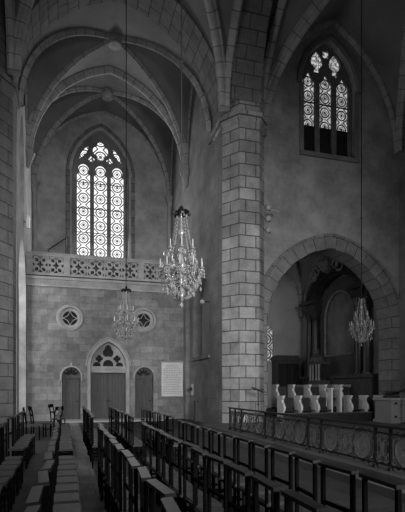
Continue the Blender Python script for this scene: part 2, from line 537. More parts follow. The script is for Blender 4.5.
# corbels and little shafts under the ribs
mb = MB()
for X, sg in ((XL, 1), (XR, -1)):
    for Y, z in ((YB - .1, ZS), (YW - .15, ZS + .3)):
        mb.lathe([(.04, -.7), (.12, -.55), (.2, -.3), (.3, -.12), (.34, 0)], (X + sg*.08, Y, z + .1), 12)
    mb.tube([(X + sg*.12, YW - .12, 7.3), (X + sg*.12, YW - .12, ZS)], .13, 10)
struct(mb.build('trim_8', M['trim']))

# ------------------------------------------------------------------ gallery balustrade
zt, zb = 8.42, 7.28
bal = empty('balustrade', (XC, YB, zb))
tag(bal, 'pierced stone balustrade running along the gallery above the doors', 'balustrade')
def lb(mb, name, mat): 
    o = mb.build(name, mat); o.parent = bal; o.matrix_parent_inverse = Matrix.Translation(bal.location).inverted(); return o
mb = MB(); mb.box(XL, XR, YB - .12, YB + .24, zt - .14, zt + .04); mb.box(XL, XR, YB - .16, YB + .28, zt - .04, zt + .0); lb(mb, 'rail', M['trim'])
mb = MB(); mb.box(XL, XR, YB - .08, YB + .2, zb + .1, zb + .2); mb.box(XL, XR, YB - .1, YB + .2, zb - .02, zb + .04)
lb(mb, 'bottom_rail', M['trim'])
mb = MB(); mb.box(XL, XR, YB - .06, YB + .1, 6.9, zb - .02); mb.box(XL, XR, YB - .16, YB + .1, 7.18, 7.28); mb.box(XL, XR, YB - .1, YB + .1, 6.84, 6.92)
for i in range(58):
    x = XL + .07 + i*.136
    mb.bar((x - .05, YB - .07, 6.95), (x + .05, YB - .07, 7.16), .05, .04, (0,1,0))
    mb.lathe([(.0, -.03), (.035, 0), (.0, .03)], (x, YB - .075, 7.0 + .1*(i % 2)), 6)
lb(mb, 'frieze', M['trim'])
posts = [XL + .12, .0, 3.62, XR - .12]
for x in posts:
    mb = MB(); mb.box(x - .13, x + .13, YB - .1, YB + .24, zb + .15, zt - .1); mb.box(x - .16, x + .16, YB - .13, YB + .26, zt - .26, zt - .12)
    lb(mb, 'post', M['trim'])
mb = MB(); mb.box(XL + .02, XR - .02, YB + .3, YB + .36, zb, zt - .2); lb(mb, 'shade_board', M['black'])  # added black sheet that gives the pierced openings their shade
z0, z1 = zb + .19, zt - .13
for (a, b, n) in ((posts[0] + .13, posts[1] - .13, 2), (posts[1] + .13, posts[2] - .13, 4), (posts[2] + .13, posts[3] - .13, 3)):
    hs = []; w = (b - a)/n; hh = (z1 - z0)
    for i in range(n):
        cx = a + w*(i + .5); cz = (z0 + z1)/2; L = w*.47; V = hh*.47
        # star in the middle, lens petals on the diagonals, half moons at top, bottom and sides
        hs.append([(cx + L*.5*r*math.cos(t), cz + V*.58*r*math.sin(t)) for t, r in [(k*PI/4, 1 if k % 2 == 0 else .45) for k in range(8)]])
        for sx in (-1, 1):
            for sz in (-1, 1):
                hs.append(lens((cx + sx*L*.26, cz + sz*V*.36), (cx + sx*L*.66, cz + sz*V*.82), .085))
                hs.append([(cx + sx*L*.97, cz + sz*V*.95), (cx + sx*L*.97, cz + sz*V*.5), (cx + sx*L*.78, cz + sz*V*.95)])
            hs.append([(cx + sx*L*.97, cz - V*.25), (cx + sx*L*.97, cz + V*.25), (cx + sx*L*.62, cz)])
        for sz in (-1, 1):
            hs.append([(cx - L*.35, cz + sz*V*.95), (cx + L*.35, cz + sz*V*.95), (cx, cz + sz*V*.6)])
    mb = MB(); mb.slab(rect(a, b, z0, z1), hs, XZ(YB - .02), .14)
    lb(mb, 'pierced_panel', M['trim'])

# ------------------------------------------------------------------ windows
def window(name, label, Y, outer, holes, zones, depth, mat_frame, gl):
    root = MB(); root.slab(outer, holes, XZ(Y), depth)
    o = root.build(name, mat_frame); struct(o, label)
    for (x0, x1, a, b, mt, nm) in zones:
        mb = MB(); w = x1 - x0
        mb.face([(x0, Y + depth*.6, a), (x1, Y + depth*.6, a), (x1, Y + depth*.6, b), (x0, Y + depth*.6, b)], [(0, a/w), (1, a/w), (1, b/w), (0, b/w)])
        mb.build(nm, mt, o)
    return o
lw = .385
cxs = [GC - .97, GC, GC + .97]
holes = [light(c, lw, 9.35, 14.35) for c in cxs]
holes.append(foil(GC, 15.83, .56, 4, PI/2, .52, 56, .8, 1.0))
for sx in (-1, 1):
    holes.append(foil(GC + sx*.52, 15.3, .19, 4, PI/2))
    holes.append(lens((GC + sx*1.2, 15.25), (GC + sx*.66, 16.1), .12))
zones = [(c - lw - .01, c + lw + .01, 9.3, 15.2, M['glass1'], 'pane') for c in cxs]
zones.append((GC - .47, GC + .47, 15.21, 16.5, M['glass1'], 'pane'))
for sx in (-1, 1): zones.append((GC + sx*.9 - .42, GC + sx*.9 + .42, 15.21, 16.3, M['glass1'], 'pane'))
w1 = window('window_1', 'tall three-light pointed window with bright patterned glass above the gallery', YW + .3, arch_poly(GC, GH + .14, 9.18, 14.3, 2.65), holes, zones, .16, M['darkplaster'], None)
mb = MB()
for z in (11.0, 12.4, 13.9):
    for c in cxs: mb.box(c - lw, c + lw, YW + .31, YW + .34, z - .02, z + .02)
mb.build('saddle_bar', M['iron'], w1)
mb = MB(); mb.sweep([(x, YW - .03, z) for x, z in arch_pts(GC, GH + .3, 14.3, 2.8, 18)], [(-.05, 0), (.05, 0), (.05, .16), (-.05, .16)])
for sx in (-1, 1): mb.box(GC + sx*(GH + .35) - .12, GC + sx*(GH + .35) + .12, YW - .08, YW + .02, 9.0, 14.35)
struct(mb.build('trim_9', M['vouss']))

lw = .315
cxs = [RC - .87, RC, RC + .87]
holes = []
for c in cxs: holes.append(light(c, lw, 12.55, 15.85, 'ogee'))
for sx in (-1, 1):
    x, z = RC + sx*.46, 16.84
    prof = [(0, .5), (.1, .38), (.2, .22), (.25, .05), (.22, -.08), (.1, -.2), (.09, -.28), (.12, -.36), (.06, -.46), (0, -.5)]
    hl = [(x + a*1.25, z - .06 + b*1.1) for a, b in prof] + [(x - a*1.25, z - .06 + b*1.1) for a, b in prof[-2:0:-1]]
    holes.append(hl)
holes.append(foil(RC, 17.24, .2, 4, PI/4))
zones = [(c - lw - .01, c + lw + .01, 13.85, 16.4, M['glass2'], 'pane') for c in cxs]
zones += [(c - lw - .01, c + lw + .01, 12.5, 13.84, M['darkglass'], 'blind_panel') for c in cxs]
zones += [(RC - .85, RC + .85, 16.41, 17.55, M['glass3'], 'pane')]
w2 = window('window_2', 'three-light pointed window high in the transept wall, dark at its foot', YR + .3, arch_poly(RC, RH + .12, 12.42, 15.5, 2.25), holes, zones, .16, M['darkplaster'], None)
mb = MB()
for c in cxs:
    mb.box(c - lw, c + lw, YR + .31, YR + .35, 13.81, 13.87); mb.box(c - lw, c + lw, YR + .31, YR + .34, 14.9, 14.96)
mb.build('saddle_bar', M['iron'], w2)

for k, (cx, cz) in enumerate(rosettes):
    out = [(cx + .5*math.cos(2*PI*i/32), cz + .5*math.sin(2*PI*i/32)) for i in range(32)]
    hs = [[(cx + .27*r*math.cos(t), cz + .27*r*math.sin(t)) for t, r in [(q*PI/4, 1.15 if q % 2 == 0 else .55) for q in range(8)]]]
    for q in range(4):
        a = PI/4 + q*PI/2
        c, s = math.cos(a), math.sin(a)
        hs.append(lens((cx + .27*c - .24*s, cz + .27*s + .24*c), (cx + .27*c + .24*s, cz + .27*s - .24*c), .085))
    mb = MB(); mb.slab(out, hs, XZ(YB + .12), .12)
    o = mb.build('window_%d' % (3 + k), M['trim']); struct(o, 'round pierced rosette %s' % ('above the left small door' if k == 0 else 'above the right small door'))
    mb = MB(); mb.face([(x, YB + .26, z) for x, z in out]); mb.build('pane', M['darkglass'], o)
    mb = MB()
    rows = []
    for r, y in ((.5, .02), (.5, -.05), (.6, -.07), (.66, -.02), (.66, .02)):
        rows.append([(cx + r*math.cos(2*PI*i/32), YB + y, cz + r*math.sin(2*PI*i/32)) for i in range(32)])
    mb.grid(rows, closed=True); mb.build('surround', M['doorstone'], o)

# ------------------------------------------------------------------ doors
def leaf(parent, x0, x1, z0, z1, Y, knob=None):
    mb = MB(); mb.box(x0, x1, Y, Y + .08, z0, z1)
    w = x1 - x0
    n = max(2, int(w/.16))
    for a, b in ((z0 + .08, z0 + (z1-z0)*.33), (z0 + (z1-z0)*.37, z1 - .08)):
        for i in range(n):
            u0 = x0 + .07 + (w - .14)*i/n; u1 = x0 + .07 + (w - .14)*(i+1)/n
            mb.box(u0 + .012, u1 - .012, Y - .025, Y + .01, a, b)
    mb.box(x0, x1, Y - .04, Y + .01, z0 + (z1-z0)*.335, z0 + (z1-z0)*.365)
    o = mb.build('leaf', M['doorwood'], parent)
    if knob is not None:
        k = MB(); k.lathe([(.0, -.03), (.03, -.02), (.035, 0), (.03, .02), (0, .03)], (knob, Y - .06, z0 + 1.05), 8); k.build('knob', M['iron'], o)
    return o

p = empty('door_1'); struct(p, 'double oak door under a pointed traceried tympanum')
leaf(p, 1.13, 1.99, .26, 2.72, YB + .3, 1.93); leaf(p, 2.01, 2.87, .26, 2.72, YB + .3, 2.07)
mb = MB(); mb.box(1.1, 2.9, YB + .1, YB + .45, 2.72, 2.98); mb.box(1.1, 2.9, YB + .05, YB + .2, 2.9, 2.99); mb.build('lintel', M['doorstone'], p)
outl = arch_poly(2.0, .88, 2.98, 3.02, 1.24)
hs = [foil(2.0, 3.78, .33, 3, PI/2, .4, 40, .85, 1)]
for sx in (-1, 1):
    hs.append(foil(2.0 + sx*.44, 3.42, .19, 4, 0)); hs.append(arch_poly(2.0 + sx*.56, .19, 3.04, 3.06, .19, 6))
hs.append(arch_poly(2.0, .26, 3.04, 3.1, .27, 6))
mb = MB(); mb.slab(outl, hs, XZ(YB + .2), .12); mb.build('tracery', M['doorstone'], p)
mb = MB(); mb.face([(x, YB + .36, z) for x, z in outl]); mb.build('pane', M['darkglass'], p)
mb = MB()
path = [(2.88, YB, .26)] + [(x, YB, z) for x, z in arch_pts(2.0, .88, 3.02, 1.24, 16)] + [(1.12, YB, .26)]
mb.sweep(path, [(-.06, .0), (.1, -.03), (.1, .04), (.0, .08), (-.06, .15)])
path = [(2.0 + (x-2.0)*1.2, YB, 3.02 + (z-3.02)*1.15) for x, z in arch_pts(2.0, .88, 3.02, 1.24, 16)]
mb.sweep(path, [(-.06, 0), (.03, 0), (.03, .07), (-.06, .05)])
mb.build('surround', M['doorstone'], p)
for k, (cx, hw) in enumerate(doors):
    p = empty('door_%d' % (2 + k)); struct(p, 'narrow round-headed oak door %s the double door' % ('left of' if k == 0 else 'right of'))
    leaf(p, cx - hw + .02, cx + hw - .02, .26, 2.42, YB + .28, cx + hw*.7)
    mb = MB(); mb.box(cx - hw, cx + hw, YB + .18, YB + .4, 2.42, 2.54); mb.build('lintel', M['doorwood'], p)
    out = [(cx + hw*math.cos(PI*i/16), 2.54 + (hw - .02)*math.sin(PI*i/16)) for i in range(17)]
    mb = MB(); mb.slab(out, [lens((cx + hw*.15*math.cos(a), 2.56 + hw*.15*math.sin(a)), (cx + hw*.9*math.cos(a), 2.56 + hw*.85*math.sin(a)), .06) for a in (.45, 1.05, 1.57, 2.09, 2.69)], XZ(YB + .2), .08)
    mb.build('fanlight', M['doorwood'], p)
    mb = MB(); mb.face([(x, YB + .3, z) for x, z in out]); mb.build('pane', M['darkglass'], p)
    mb = MB()
    e = hw + .02
    path = [(cx + e*math.cos(PI*i/20), YB, 2.5 + e*1.03*math.sin(PI*i/20)) for i in range(21)]
    mb.sweep([(cx + e, YB, 2.3)] + path + [(cx - e, YB, 2.3)], [(-.08, 0), (.02, 0), (.02, .1), (-.08, .07)])
    mb.bar((cx, YB - .03, 2.5 + e*1.03), (cx, YB - .03, 2.5 + e*1.03 + .22), .08, .08)
    mb.build('hood_mould', M['doorstone'], p)

# ------------------------------------------------------------------ chapel behind the big arch
mb = MB(); mb.slab(rect(7.8, 16.2, 0, 13), [arch_poly(13.2, .5, 3.8, 5.7, .6, 8)], XZ(30), .3)
mb.box(15.9, 16.2, 19.8, 30.2, 0, 13); mb.box(7.6, 7.9, 19.8, 30.2, 0, 13)
struct(mb.build('wall_chapel', M['chapel']))
mb = MB(); mb.face([(12.7, 30.1, 3.8), (13.7, 30.1, 3.8), (13.7, 30.1, 6.4), (12.7, 30.1, 6.4)], [(0, 0), (1, 0), (1, 2.6), (0, 2.6)])
struct(mb.build('window_5', M['glass2']), 'narrow bright leaded window at the back of the altar chapel')
vault('chapel_ceiling', 7.9, 15.9, 19.9, 30, 6.9, 4.6, M['chapel'], ('diag', 'x1', 'y1'), 'trim_10', n=30, sc_=.7)

ALT = 15.55; AY = 24.75
ret = empty('retable', (ALT, AY, CH)); tag(ret, 'tall dark marble altarpiece with columns and a round arch in the chapel', 'altarpiece')
def rp(mb, name, mat, smooth=False):
    o = mb.build(name, mat, None, smooth); o.parent = ret; o.matrix_parent_inverse = Matrix.Translation(ret.location).inverted(); return o
mb = MB(); mb.box(ALT - .5, ALT + .35, AY - 3.7, AY + 3.7, CH, 2.5); mb.box(ALT - .6, ALT + .35, AY - 3.8, AY + 3.8, 2.5, 2.7); rp(mb, 'plinth', M['retable'])
for yy in (-3.1, -2.35, 2.35, 3.1):
    mb = MB(); mb.lathe([(.3, 2.7), (.3, 2.8), (.24, 2.9), (.25, 4.5), (.21, 6.2)], (ALT - .25, AY + yy, 0), 14); c = rp(mb, 'column', M['marble'], True)
    mb = MB(); mb.lathe([(.21, 6.15), (.24, 6.3), (.22, 6.35), (.3, 6.6), (.36, 6.75), (.36, 6.82)], (ALT - .25, AY + yy, 0), 10); k = mb.build('capital', M['marble'], c)
for sg in (-1, 1):
    mb = MB(); a, b = sorted((AY + sg*2.0, AY + sg*3.5))
    mb.box(ALT - .55, ALT + .35, a, b, 6.8, 7.1); mb.box(ALT - .5, ALT + .35, a + .06, b - .06, 7.1, 7.3); mb.box(ALT - .75, ALT + .35, a - .12, b + .12, 7.3, 7.5)
    rp(mb, 'entablature', M['marble'])
def semi(r, rz, z, X, n=22): return [(X, AY + r*math.cos(PI*i/n), z + rz*math.sin(PI*i/n)) for i in range(n + 1)]
mb = MB()
for r, d, th in ((2.35, -.1, .25), (2.65, -.3, .3), (3.0, -.5, .2)):
    mb.sweep(semi(r, r*.72, 6.9, ALT + d), [(-.15, 0), (.15, 0), (.15, th), (-.15, th)])
rp(mb, 'archivolt', M['marble'])
mb = MB(); mb.slab([(AY - 2.4, 2.7), (AY + 2.4, 2.7)] + [(AY + 2.4*math.cos(PI*i/20), 6.6 + 1.9*math.sin(PI*i/20)) for i in range(21)],
                   [[(AY - 1.55, 3.9), (AY + 1.55, 3.9)] + [(AY + 1.55*math.cos(PI*i/20), 6.2 + 1.5*math.sin(PI*i/20)) for i in range(21)]], YZ(ALT), .2)
rp(mb, 'back_panel', M['retable'])
mb = MB()
path = [(ALT - .03, AY + 1.55, 3.9)] + [(ALT - .03, AY + 1.55*math.cos(PI*i/20), 6.2 + 1.5*math.sin(PI*i/20)) for i in range(21)] + [(ALT - .03, AY - 1.55, 3.9), (ALT - .03, AY + 1.55, 3.9)]
mb.tube(path, .07, 6); rp(mb, 'picture_frame', M['gilt'])
mb = MB(); mb.face([(ALT + .12, y, z) for y, z in [(AY - 1.6, 3.85), (AY + 1.6, 3.85)] + [(AY + 1.6*math.cos(PI*i/20), 6.2 + 1.55*math.sin(PI*i/20)) for i in range(21)]])
rp(mb, 'altar_painting', M['canvas'])
# carved crest: cartouche, scrolls, leaves
mb = MB()
cy, cz, X = AY + .4, 9.5, ALT - .55
mb.lathe([(0, -.7), (.35, -.55), (.6, -.1), (.52, .4), (.25, .65), (0, .7)], (X, cy, cz), 12)
for sg in (-1, 1):
    for k in range(3):
        pts = [(X - .1, cy + sg*(.5 + .32*k + (.34 - .02*i)*math.cos(i*.5 + k)), cz - .15 - .22*k + (.34 - .02*i)*math.sin(i*.5 + k)) for i in range(13)]
        pts = [(p[0], cy + (p[1] - cy)*1.35, p[2]) for p in pts]; mb.tube(pts, .13, 6, .04)
    mb.bar((X, cy + sg*.3, cz + .35), (X, cy + sg*1.3, cz + .75 - .1*sg), .14, .2)
    mb.bar((X, cy + sg*.4, cz - .1), (X, cy + sg*1.6, cz - .35), .14, .24)
for i in range(7):
    a = .4 + i*.38; mb.tube([(X, cy + .35*math.cos(a), cz + .3 + .3*math.sin(a)), (X - .06, cy + .75*math.cos(a), cz + .3 + .75*math.sin(a))], .1, 5, .02)
rp(mb, 'crest', M['gilt'])

alt = empty('altar', (14.6, AY, CH)); tag(alt, 'stone altar table standing before the marble altarpiece', 'altar')
def ap(mb, name, mat):
    o = mb.build(name, mat); o.parent = alt; o.matrix_parent_inverse = Matrix.Translation(alt.location).inverted(); return o
mb = MB(); mb.box(13.9, 15.0, AY - 1.9, AY + 1.9, CH, 2.0); mb.box(14.1, 14.95, AY - 1.5, AY + 1.5, 1.0, 2.02); ap(mb, 'block', M['retable'])
mb = MB(); mb.box(13.8, 15.0, AY - 2.05, AY + 2.05, 2.0, 2.14); ap(mb, 'table_top', M['trim'])
tab = empty('tabernacle', (14.5, AY + .55, 2.14)); tag(tab, 'small columned dark tabernacle standing on the altar', 'tabernacle')
def tp(mb, name, mat):
    o = mb.build(name, mat); o.parent = tab; o.matrix_parent_inverse = Matrix.Translation(tab.location).inverted(); return o
mb = MB(); mb.box(14.1, 14.9, AY - .05, AY + 1.15, 2.14, 2.4); tp(mb, 'base', M['retable'])
mb = MB(); mb.box(14.35, 14.8, AY + .2, AY + .9, 2.4, 3.35); tp(mb, 'door_block', M['marble'])
for yy in (.05, .35, .75, 1.05):
    mb = MB(); mb.lathe([(.09, 2.4), (.065, 2.5), (.06, 3.2), (.1, 3.35)], (14.22, AY + yy, 0), 10); tp(mb, 'column', M['trim'])
mb = MB(); mb.box(14.08, 14.9, AY - .07, AY + 1.17, 3.35, 3.5); mb.lathe([(.5, 3.5), (.46, 3.75), (.25, 3.95), (.08, 4.05), (.06, 4.25), (0, 4.3)], (14.45, AY + .55, 0), 12); tp(mb, 'dome_roof', M['retable'])

cf = empty('confessional', (14.4, 29.6, CH)); tag(cf, 'dark wooden confessional box against the back wall of the chapel', 'confessional')
def cp(mb, name, mat):
    o = mb.build(name, mat); o.parent = cf; o.matrix_parent_inverse = Matrix.Translation(cf.location).inverted(); return o
mb = MB(); mb.box(13.55, 15.2, 29.1, 29.95, CH, 3.8); cp(mb, 'cabinet', M['doorwood'])
mb = MB(); mb.box(13.45, 15.3, 29.0, 29.97, 3.8, 4.0); mb.box(13.6, 15.15, 29.05, 29.97, 4.0, 4.15); cp(mb, 'cornice', M['doorwood'])
for i in range(3):
    mb = MB(); x = 13.62 + i*.53; mb.box(x, x + .46, 29.06, 29.11, CH + .1, 3.6); mb.box(x + .06, x + .4, 29.04, 29.07, 2.2, 3.4); cp(mb, 'door', M['stall'])

# ------------------------------------------------------------------ choir stalls
def stall_root(name):
    r = empty(name)
    # divider: profile (forward distance from back, height) curving forward going down
    prof = [(.02, 1.3), (.62, 1.3), (.64, 1.22), (.56, 1.14), (.58, 1.02), (.72, .88), (.78, .72), (.74, .58), (.66, .5), (.66, .1), (.02, .1)]
    mb = MB()
    L = [( .0, -d*.82, z*.77) for d, z in prof]; R = [(.09, -d*.82, z*.77) for d, z in prof]
    mb.grid([L, R], closed=True); mb.face(L); mb.face(R[::-1])
    mb.build('divider', M['stallpale'], r)
    mb = MB(); mb.box(-.005, .11, -.55, .0, 1.0, 1.05); mb.build('arm_cap', M['stallpale'], r)
    mb = MB(); mb.box(.09, .69, -.06, .0, .08, .96); mb.build('back', M['stall'], r)
    mb = MB(); mb.box(.09, .69, -.5, -.06, .42, .46); mb.build('seat', M['stall'], r)
    mb = MB(); mb.lathe([(.02, .28), (.13, .36), (.17, .42)], (.43, -.3, 0), 10); mb.build('misericord', M['stall'], r)
    mb = MB(); mb.box(0, .69, -.62, .0, 0, .08); mb.build('base', M['stall'], r)
    return r
proto = stall_root('choir_stall')
ORD = ['first', 'second', 'third', 'fourth', 'fifth', 'sixth', 'seventh', 'eighth', 'ninth', 'tenth', 'eleventh', 'twelfth', 'thirteenth', 'fourteenth', 'fifteenth', 'sixteenth']
first = True
for row, (Y, zz, xs, nm) in enumerate(((17.85, CH, [8.3, 9.07, 9.84, 11.4, 12.15, 12.9], 'low front row'), (18.95, 1.05, [8.55, 9.32, 10.09, 10.86, 11.63], 'raised back row'))):
    for i, x in enumerate(xs):
        o = proto if first else copy_tree(proto); first = False
        o.location = (x, Y, zz)
        tag(o, '%s choir stall with pale curved divider, %s from the pier in the %s' % ('carved', ORD[i], nm), 'choir stall', 'choir stalls before the arch')
mb = MB(); mb.box(8.3, 12.6, 18.2, 18.97, CH, 1.05); struct(mb.build('stall_floor', M['stall']))
for i, (x, lb_) in enumerate(((10.55, 'left'), (10.98, 'right'))):
    e = empty('stall_end_panel', (x, 17.4, CH))
    tag(e, 'tall narrow pale end panel on the %s of the gap between stalls' % lb_, 'panel', 'stall end panels')
    mb = MB(); mb.box(0, .08, 0, .3, 0, 1.3); mb.build('board', M['stallpale'], e)
    mb = MB(); mb.box(-.03, .11, -.03, .33, 1.3, 1.37); mb.build('cap', M['stallpale'], e)
# low desk rail in front of the front stalls
dk = empty('stall_desk', (9.3, 16.9, CH)); tag(dk, 'low dark desk front with a thin ledge running before the choir stalls', 'desk')
mb = MB(); mb.box(-1.1, 4.3, 0, .05, 0, .34); mb.build('front_board', M['stall'], dk)
mb = MB(); mb.box(-1.15, 4.35, -.06, .12, .34, .38); mb.build('ledge', M['doorwood'], dk)

# ------------------------------------------------------------------ communion rail of wrought iron
RXX = 5.1; rz0, rz1 = CH, FL + .96
cr = empty('communion_rail', (RXX, 11, rz0)); tag(cr, 'black wrought iron communion rail with scrollwork on the chancel step', 'railing')
def cpart(mb, name):
    o = mb.build(name, M['scroll' if name == 'scroll_panel' else 'iron']); o.parent = cr; o.matrix_parent_inverse = Matrix.Translation(cr.location).inverted(); return o
ys = [4.8, 6.6, 7.0, 8.8, 9.35, 11.15, 11.7, 13.5, 14.05, 14.55]
mb = MB(); mb.box(RXX - .045, RXX + .045, ys[0] - .05, ys[-1] + .05, rz1 - .025, rz1 + .015); cpart(mb, 'top_rail')
mb = MB(); mb.box(RXX - .02, RXX + .02, ys[0], ys[-1], rz0 + .07, rz0 + .1); mb.box(RXX - .015, RXX + .015, ys[0], ys[-1], rz1 - .12, rz1 - .1); cpart(mb, 'bottom_rail')
for y in ys:
    mb = MB(); mb.box(RXX - .022, RXX + .022, y - .022, y + .022, rz0, rz1); mb.lathe([(.05, 0), (.05, .05), (.03, .08)], (RXX, y, rz0), 8); cpart(mb, 'post')
def spiral(mb, cy, cz, r, turns, a0, dr, rad=.013):
    n = int(14*turns) + 1
    cz = zc + (cz - zc)*KZ; r *= KZ
    mb.tube([(RXX, cy + r*(1 - .8*i/n)*math.cos(a0 + dr*2*PI*turns*i/n), cz + r*(1 - .8*i/n)*math.sin(a0 + dr*2*PI*turns*i/n)) for i in range(n + 1)], rad, 4)
def circ(mb, cy, cz, ry, rz, rad=.013, n=20):
    rz *= KZ; ry *= KZ
    mb.tube([(RXX, cy + ry*math.cos(2*PI*i/n), cz + rz*math.sin(2*PI*i/n)) for i in range(n + 1)], rad, 4)
zc = (rz0 + rz1)/2 - .01
KZ = .82
for a, b in zip(ys[:-1], ys[1:]):
    w = b - a; c = (a + b)/2; mb = MB()
    if w > 1.5:
        for sg in (-1, 1):
            circ(mb, c + sg*w*.29, zc, .3, .3, .016)
            spiral(mb, c + sg*w*.29, zc, .21, 1.1, PI/2, sg)
            spiral(mb, c + sg*w*.1, zc + .16, .14, 1.5, 0 if sg > 0 else PI, -sg); spiral(mb, c + sg*w*.1, zc - .16, .14, 1.5, 0 if sg > 0 else PI, sg)
            spiral(mb, c + sg*w*.44, zc + .22, .1, 1.4, 0, sg); spiral(mb, c + sg*w*.44, zc - .22, .1, 1.4, 0, -sg)
            mb.tube([(RXX, c + sg*w*.48, zc - KZ*.3), (RXX, c + sg*w*.3, zc - KZ*.33), (RXX, c + sg*w*.15, zc - KZ*.22), (RXX, c, zc - KZ*.32)], .013, 4)
            mb.tube([(RXX, c + sg*w*.48, zc + KZ*.26), (RXX, c + sg*w*.3, zc + KZ*.31), (RXX, c + sg*w*.15, zc + KZ*.27), (RXX, c, zc + KZ*.31)], .013, 4)
        circ(mb, c, zc, .1, .2)
        for sg in (-1, 1):
            circ(mb, c + sg*w*.29, zc, .36, .36, .014); circ(mb, c, zc + sg*.2, .07, .07)
            for q in (-1, 1): spiral(mb, c + sg*w*.165, zc + q*.3, .08, 1.2, PI/2*q, sg*q); spiral(mb, c + sg*w*.4, zc + q*.31, .08, 1.2, -PI/2*q, sg)
    else:
        for sg in (-1, 1):
            for q in (-1, 1):
                spiral(mb, c + sg*w*.2, zc + q*.2, .12, 1.6, 0 if sg > 0 else PI, sg*q)
                spiral(mb, c + sg*w*.22, zc + q*.03, .07, 1.3, PI/2*q, -sg*q)
        circ(mb, c, zc, w*.16, .3)
    cpart(mb, 'scroll_panel')

# lectern at the far end of the rail, slim stand at the right
def lectern(x, y, z0, h, label, flip=1):
    e = empty('lectern', (x, y, z0)); tag(e, label, 'lectern', 'slim black lecterns')
    mb = MB(); mb.lathe([(.2, 0), (.2, .03), (.06, .07), (.03, .1)], (0,0,0), 12); mb.build('base', M['black'], e)
    mb = MB(); mb.tube([(0,0,.08), (0,0,h)], .026, 8); mb.lathe([(.03, .7), (.05, .74), (.03, .78)], (0,0,0), 8); mb.build('pole', M['black'], e)
    mb = MB(); mb.box(-.25, .25, -.18, .18, h, h + .03, Matrix.Translation((0,0,h)) @ Matrix.Rotation(.35*flip, 4, 'Y') @ Matrix.Translation((0,0,-h)))
    mb.build('book_rest', M['black'], e)
lectern(6.95, 16.6, CH, 1.27, 'slim black lectern standing at the pier end of the iron rail', 1)
lectern(12.3, 15.05, CH, 1.28, 'slim black lectern standing beside the pale stone pedestal', -1)

pd = empty('pedestal', (12.75, 16.0, CH)); tag(pd, 'pale stone pedestal block with a panelled face beside the stalls', 'pedestal')
mb = MB(); mb.box(-.75, .8, -.5, .5, .12, .88); mb.build('block', M['cloth'], pd)
mb = MB(); mb.box(-.8, .85, -.55, .55, 0, .12); mb.build('base', M['cloth'], pd)
mb = MB(); mb.box(-.82, .87, -.57, .57, .88, .97); mb.build('top_slab', M['trim'], pd)
mb = MB()
for a, b, c, d in ((-.6, -.5, .22, .8), (.5, .6, .22, .8), (-.6, .6, .22, .29), (-.6, .6, .73, .8)): mb.box(a, b, -.53, -.49, c, d)
mb.build('face_panel', M['cloth'], pd)
pl = empty('potted_plant', (12.4, 16.0, CH + .97)); tag(pl, 'low dark leafy plant in a trough on the pale pedestal', 'plant')
mb = MB(); mb.box(-.3, .3, -.1, .1, 0, .1); mb.build('trough', M['black'], pl)
mb = MB()
for i in range(60):
    a = random.uniform(0, 2*PI); x = random.uniform(-.28, .28); L = random.uniform(.1, .2)
    p0 = Vector((x, random.uniform(-.08, .08), .1)); p1 = p0 + Vector((.12*math.cos(a), .1*math.sin(a), L)); s_ = Vector((-math.sin(a), math.cos(a), 0))*.04
    mb.face([p0, (p0 + p1)/2 + s_, p1, (p0 + p1)/2 - s_])
mb.build('foliage', M['leaf'], pl)

# ------------------------------------------------------------------ chairs
def make_chair():
    r = empty('church_chair')
    W = .205
    mb = MB(); mb.box(-.01, .265, -W, W, .42, .45); mb.box(.01, .255, -W + .02, W - .02, .45, .46); mb.build('seat', M['rush'], r)
    for sy in (-1, 1):
        y = sy*(W - .022)
        mb = MB(); mb.bar((.0, y, 0), (.0, y, .45), .027, .03); mb.bar((.0, y, .44), (-.004, y, 1.01), .027, .03); mb.build('leg', M['chairwood'], r)
        mb = MB(); mb.bar((.25, y, 0), (.25, y, .43), .026, .028); mb.build('leg', M['chairwood'], r)
    mb = MB(); mb.box(-.032, .03, -W - .005, W + .005, 1.005, 1.03, Matrix.Translation((-.03, 0, 1.0)) @ Matrix.Rotation(-.08, 4, 'Y') @ Matrix.Translation((.03, 0, -1.0))); mb.build('top_rail', M['armtop'], r)
    mb = MB(); mb.box(-.01, .006, -W + .03, W - .03, .72, .75); mb.build('back_slat', M['chairwood'], r)
    mb = MB(); mb.box(-.008, .008, -W + .03, W - .03, .2, .23); mb.box(.242, .258, -W + .03, W - .03, .24, .27)
    for sy in (-1, 1): mb.box(.0, .25, sy*(W - .022) - .009, sy*(W - .022) + .009, .16, .19)
    mb.build('stretcher', M['chairwood'], r)
    return r
chair = make_chair()
rows = [  # back x, far end y, count, spacing, row words
    (-.97, 8.3, 6, 'near row along the left edge'),
    (-.145, 8.1, 13, 'near row left of aisle'),
    (.5, 7.6, 12, 'near row right of aisle'),
    (1.19, 7.6, 12, 'near row second right of aisle'),
    (1.91, 7.95, 12, 'near row beside open floor'),
    (-1.03, 12.2, 6, 'back row along the left edge'),
    (-.175, 15.3, 13, 'back row left of aisle'),
    (.5, 15.2, 12, 'back row right of aisle'),
    (1.28, 14.6, 11, 'back row second right of aisle'),
    (2.02, 12.9, 8, 'back row nearest the plaque'),
]
first = True
for bx, ye, n, words in rows:
    for i in range(n):
        o = chair if first else copy_tree(chair); first = False
        o.location = (bx + random.uniform(-.022, .022), ye - .49*i + random.uniform(-.015, .015), FL)
        o.rotation_euler = (0, 0, random.uniform(-.09, .09))
        tag(o, 'dark wooden church chair, %s from the far end of %s' % (ORD[i], words), 'chair', 'church chairs in the ' + words)

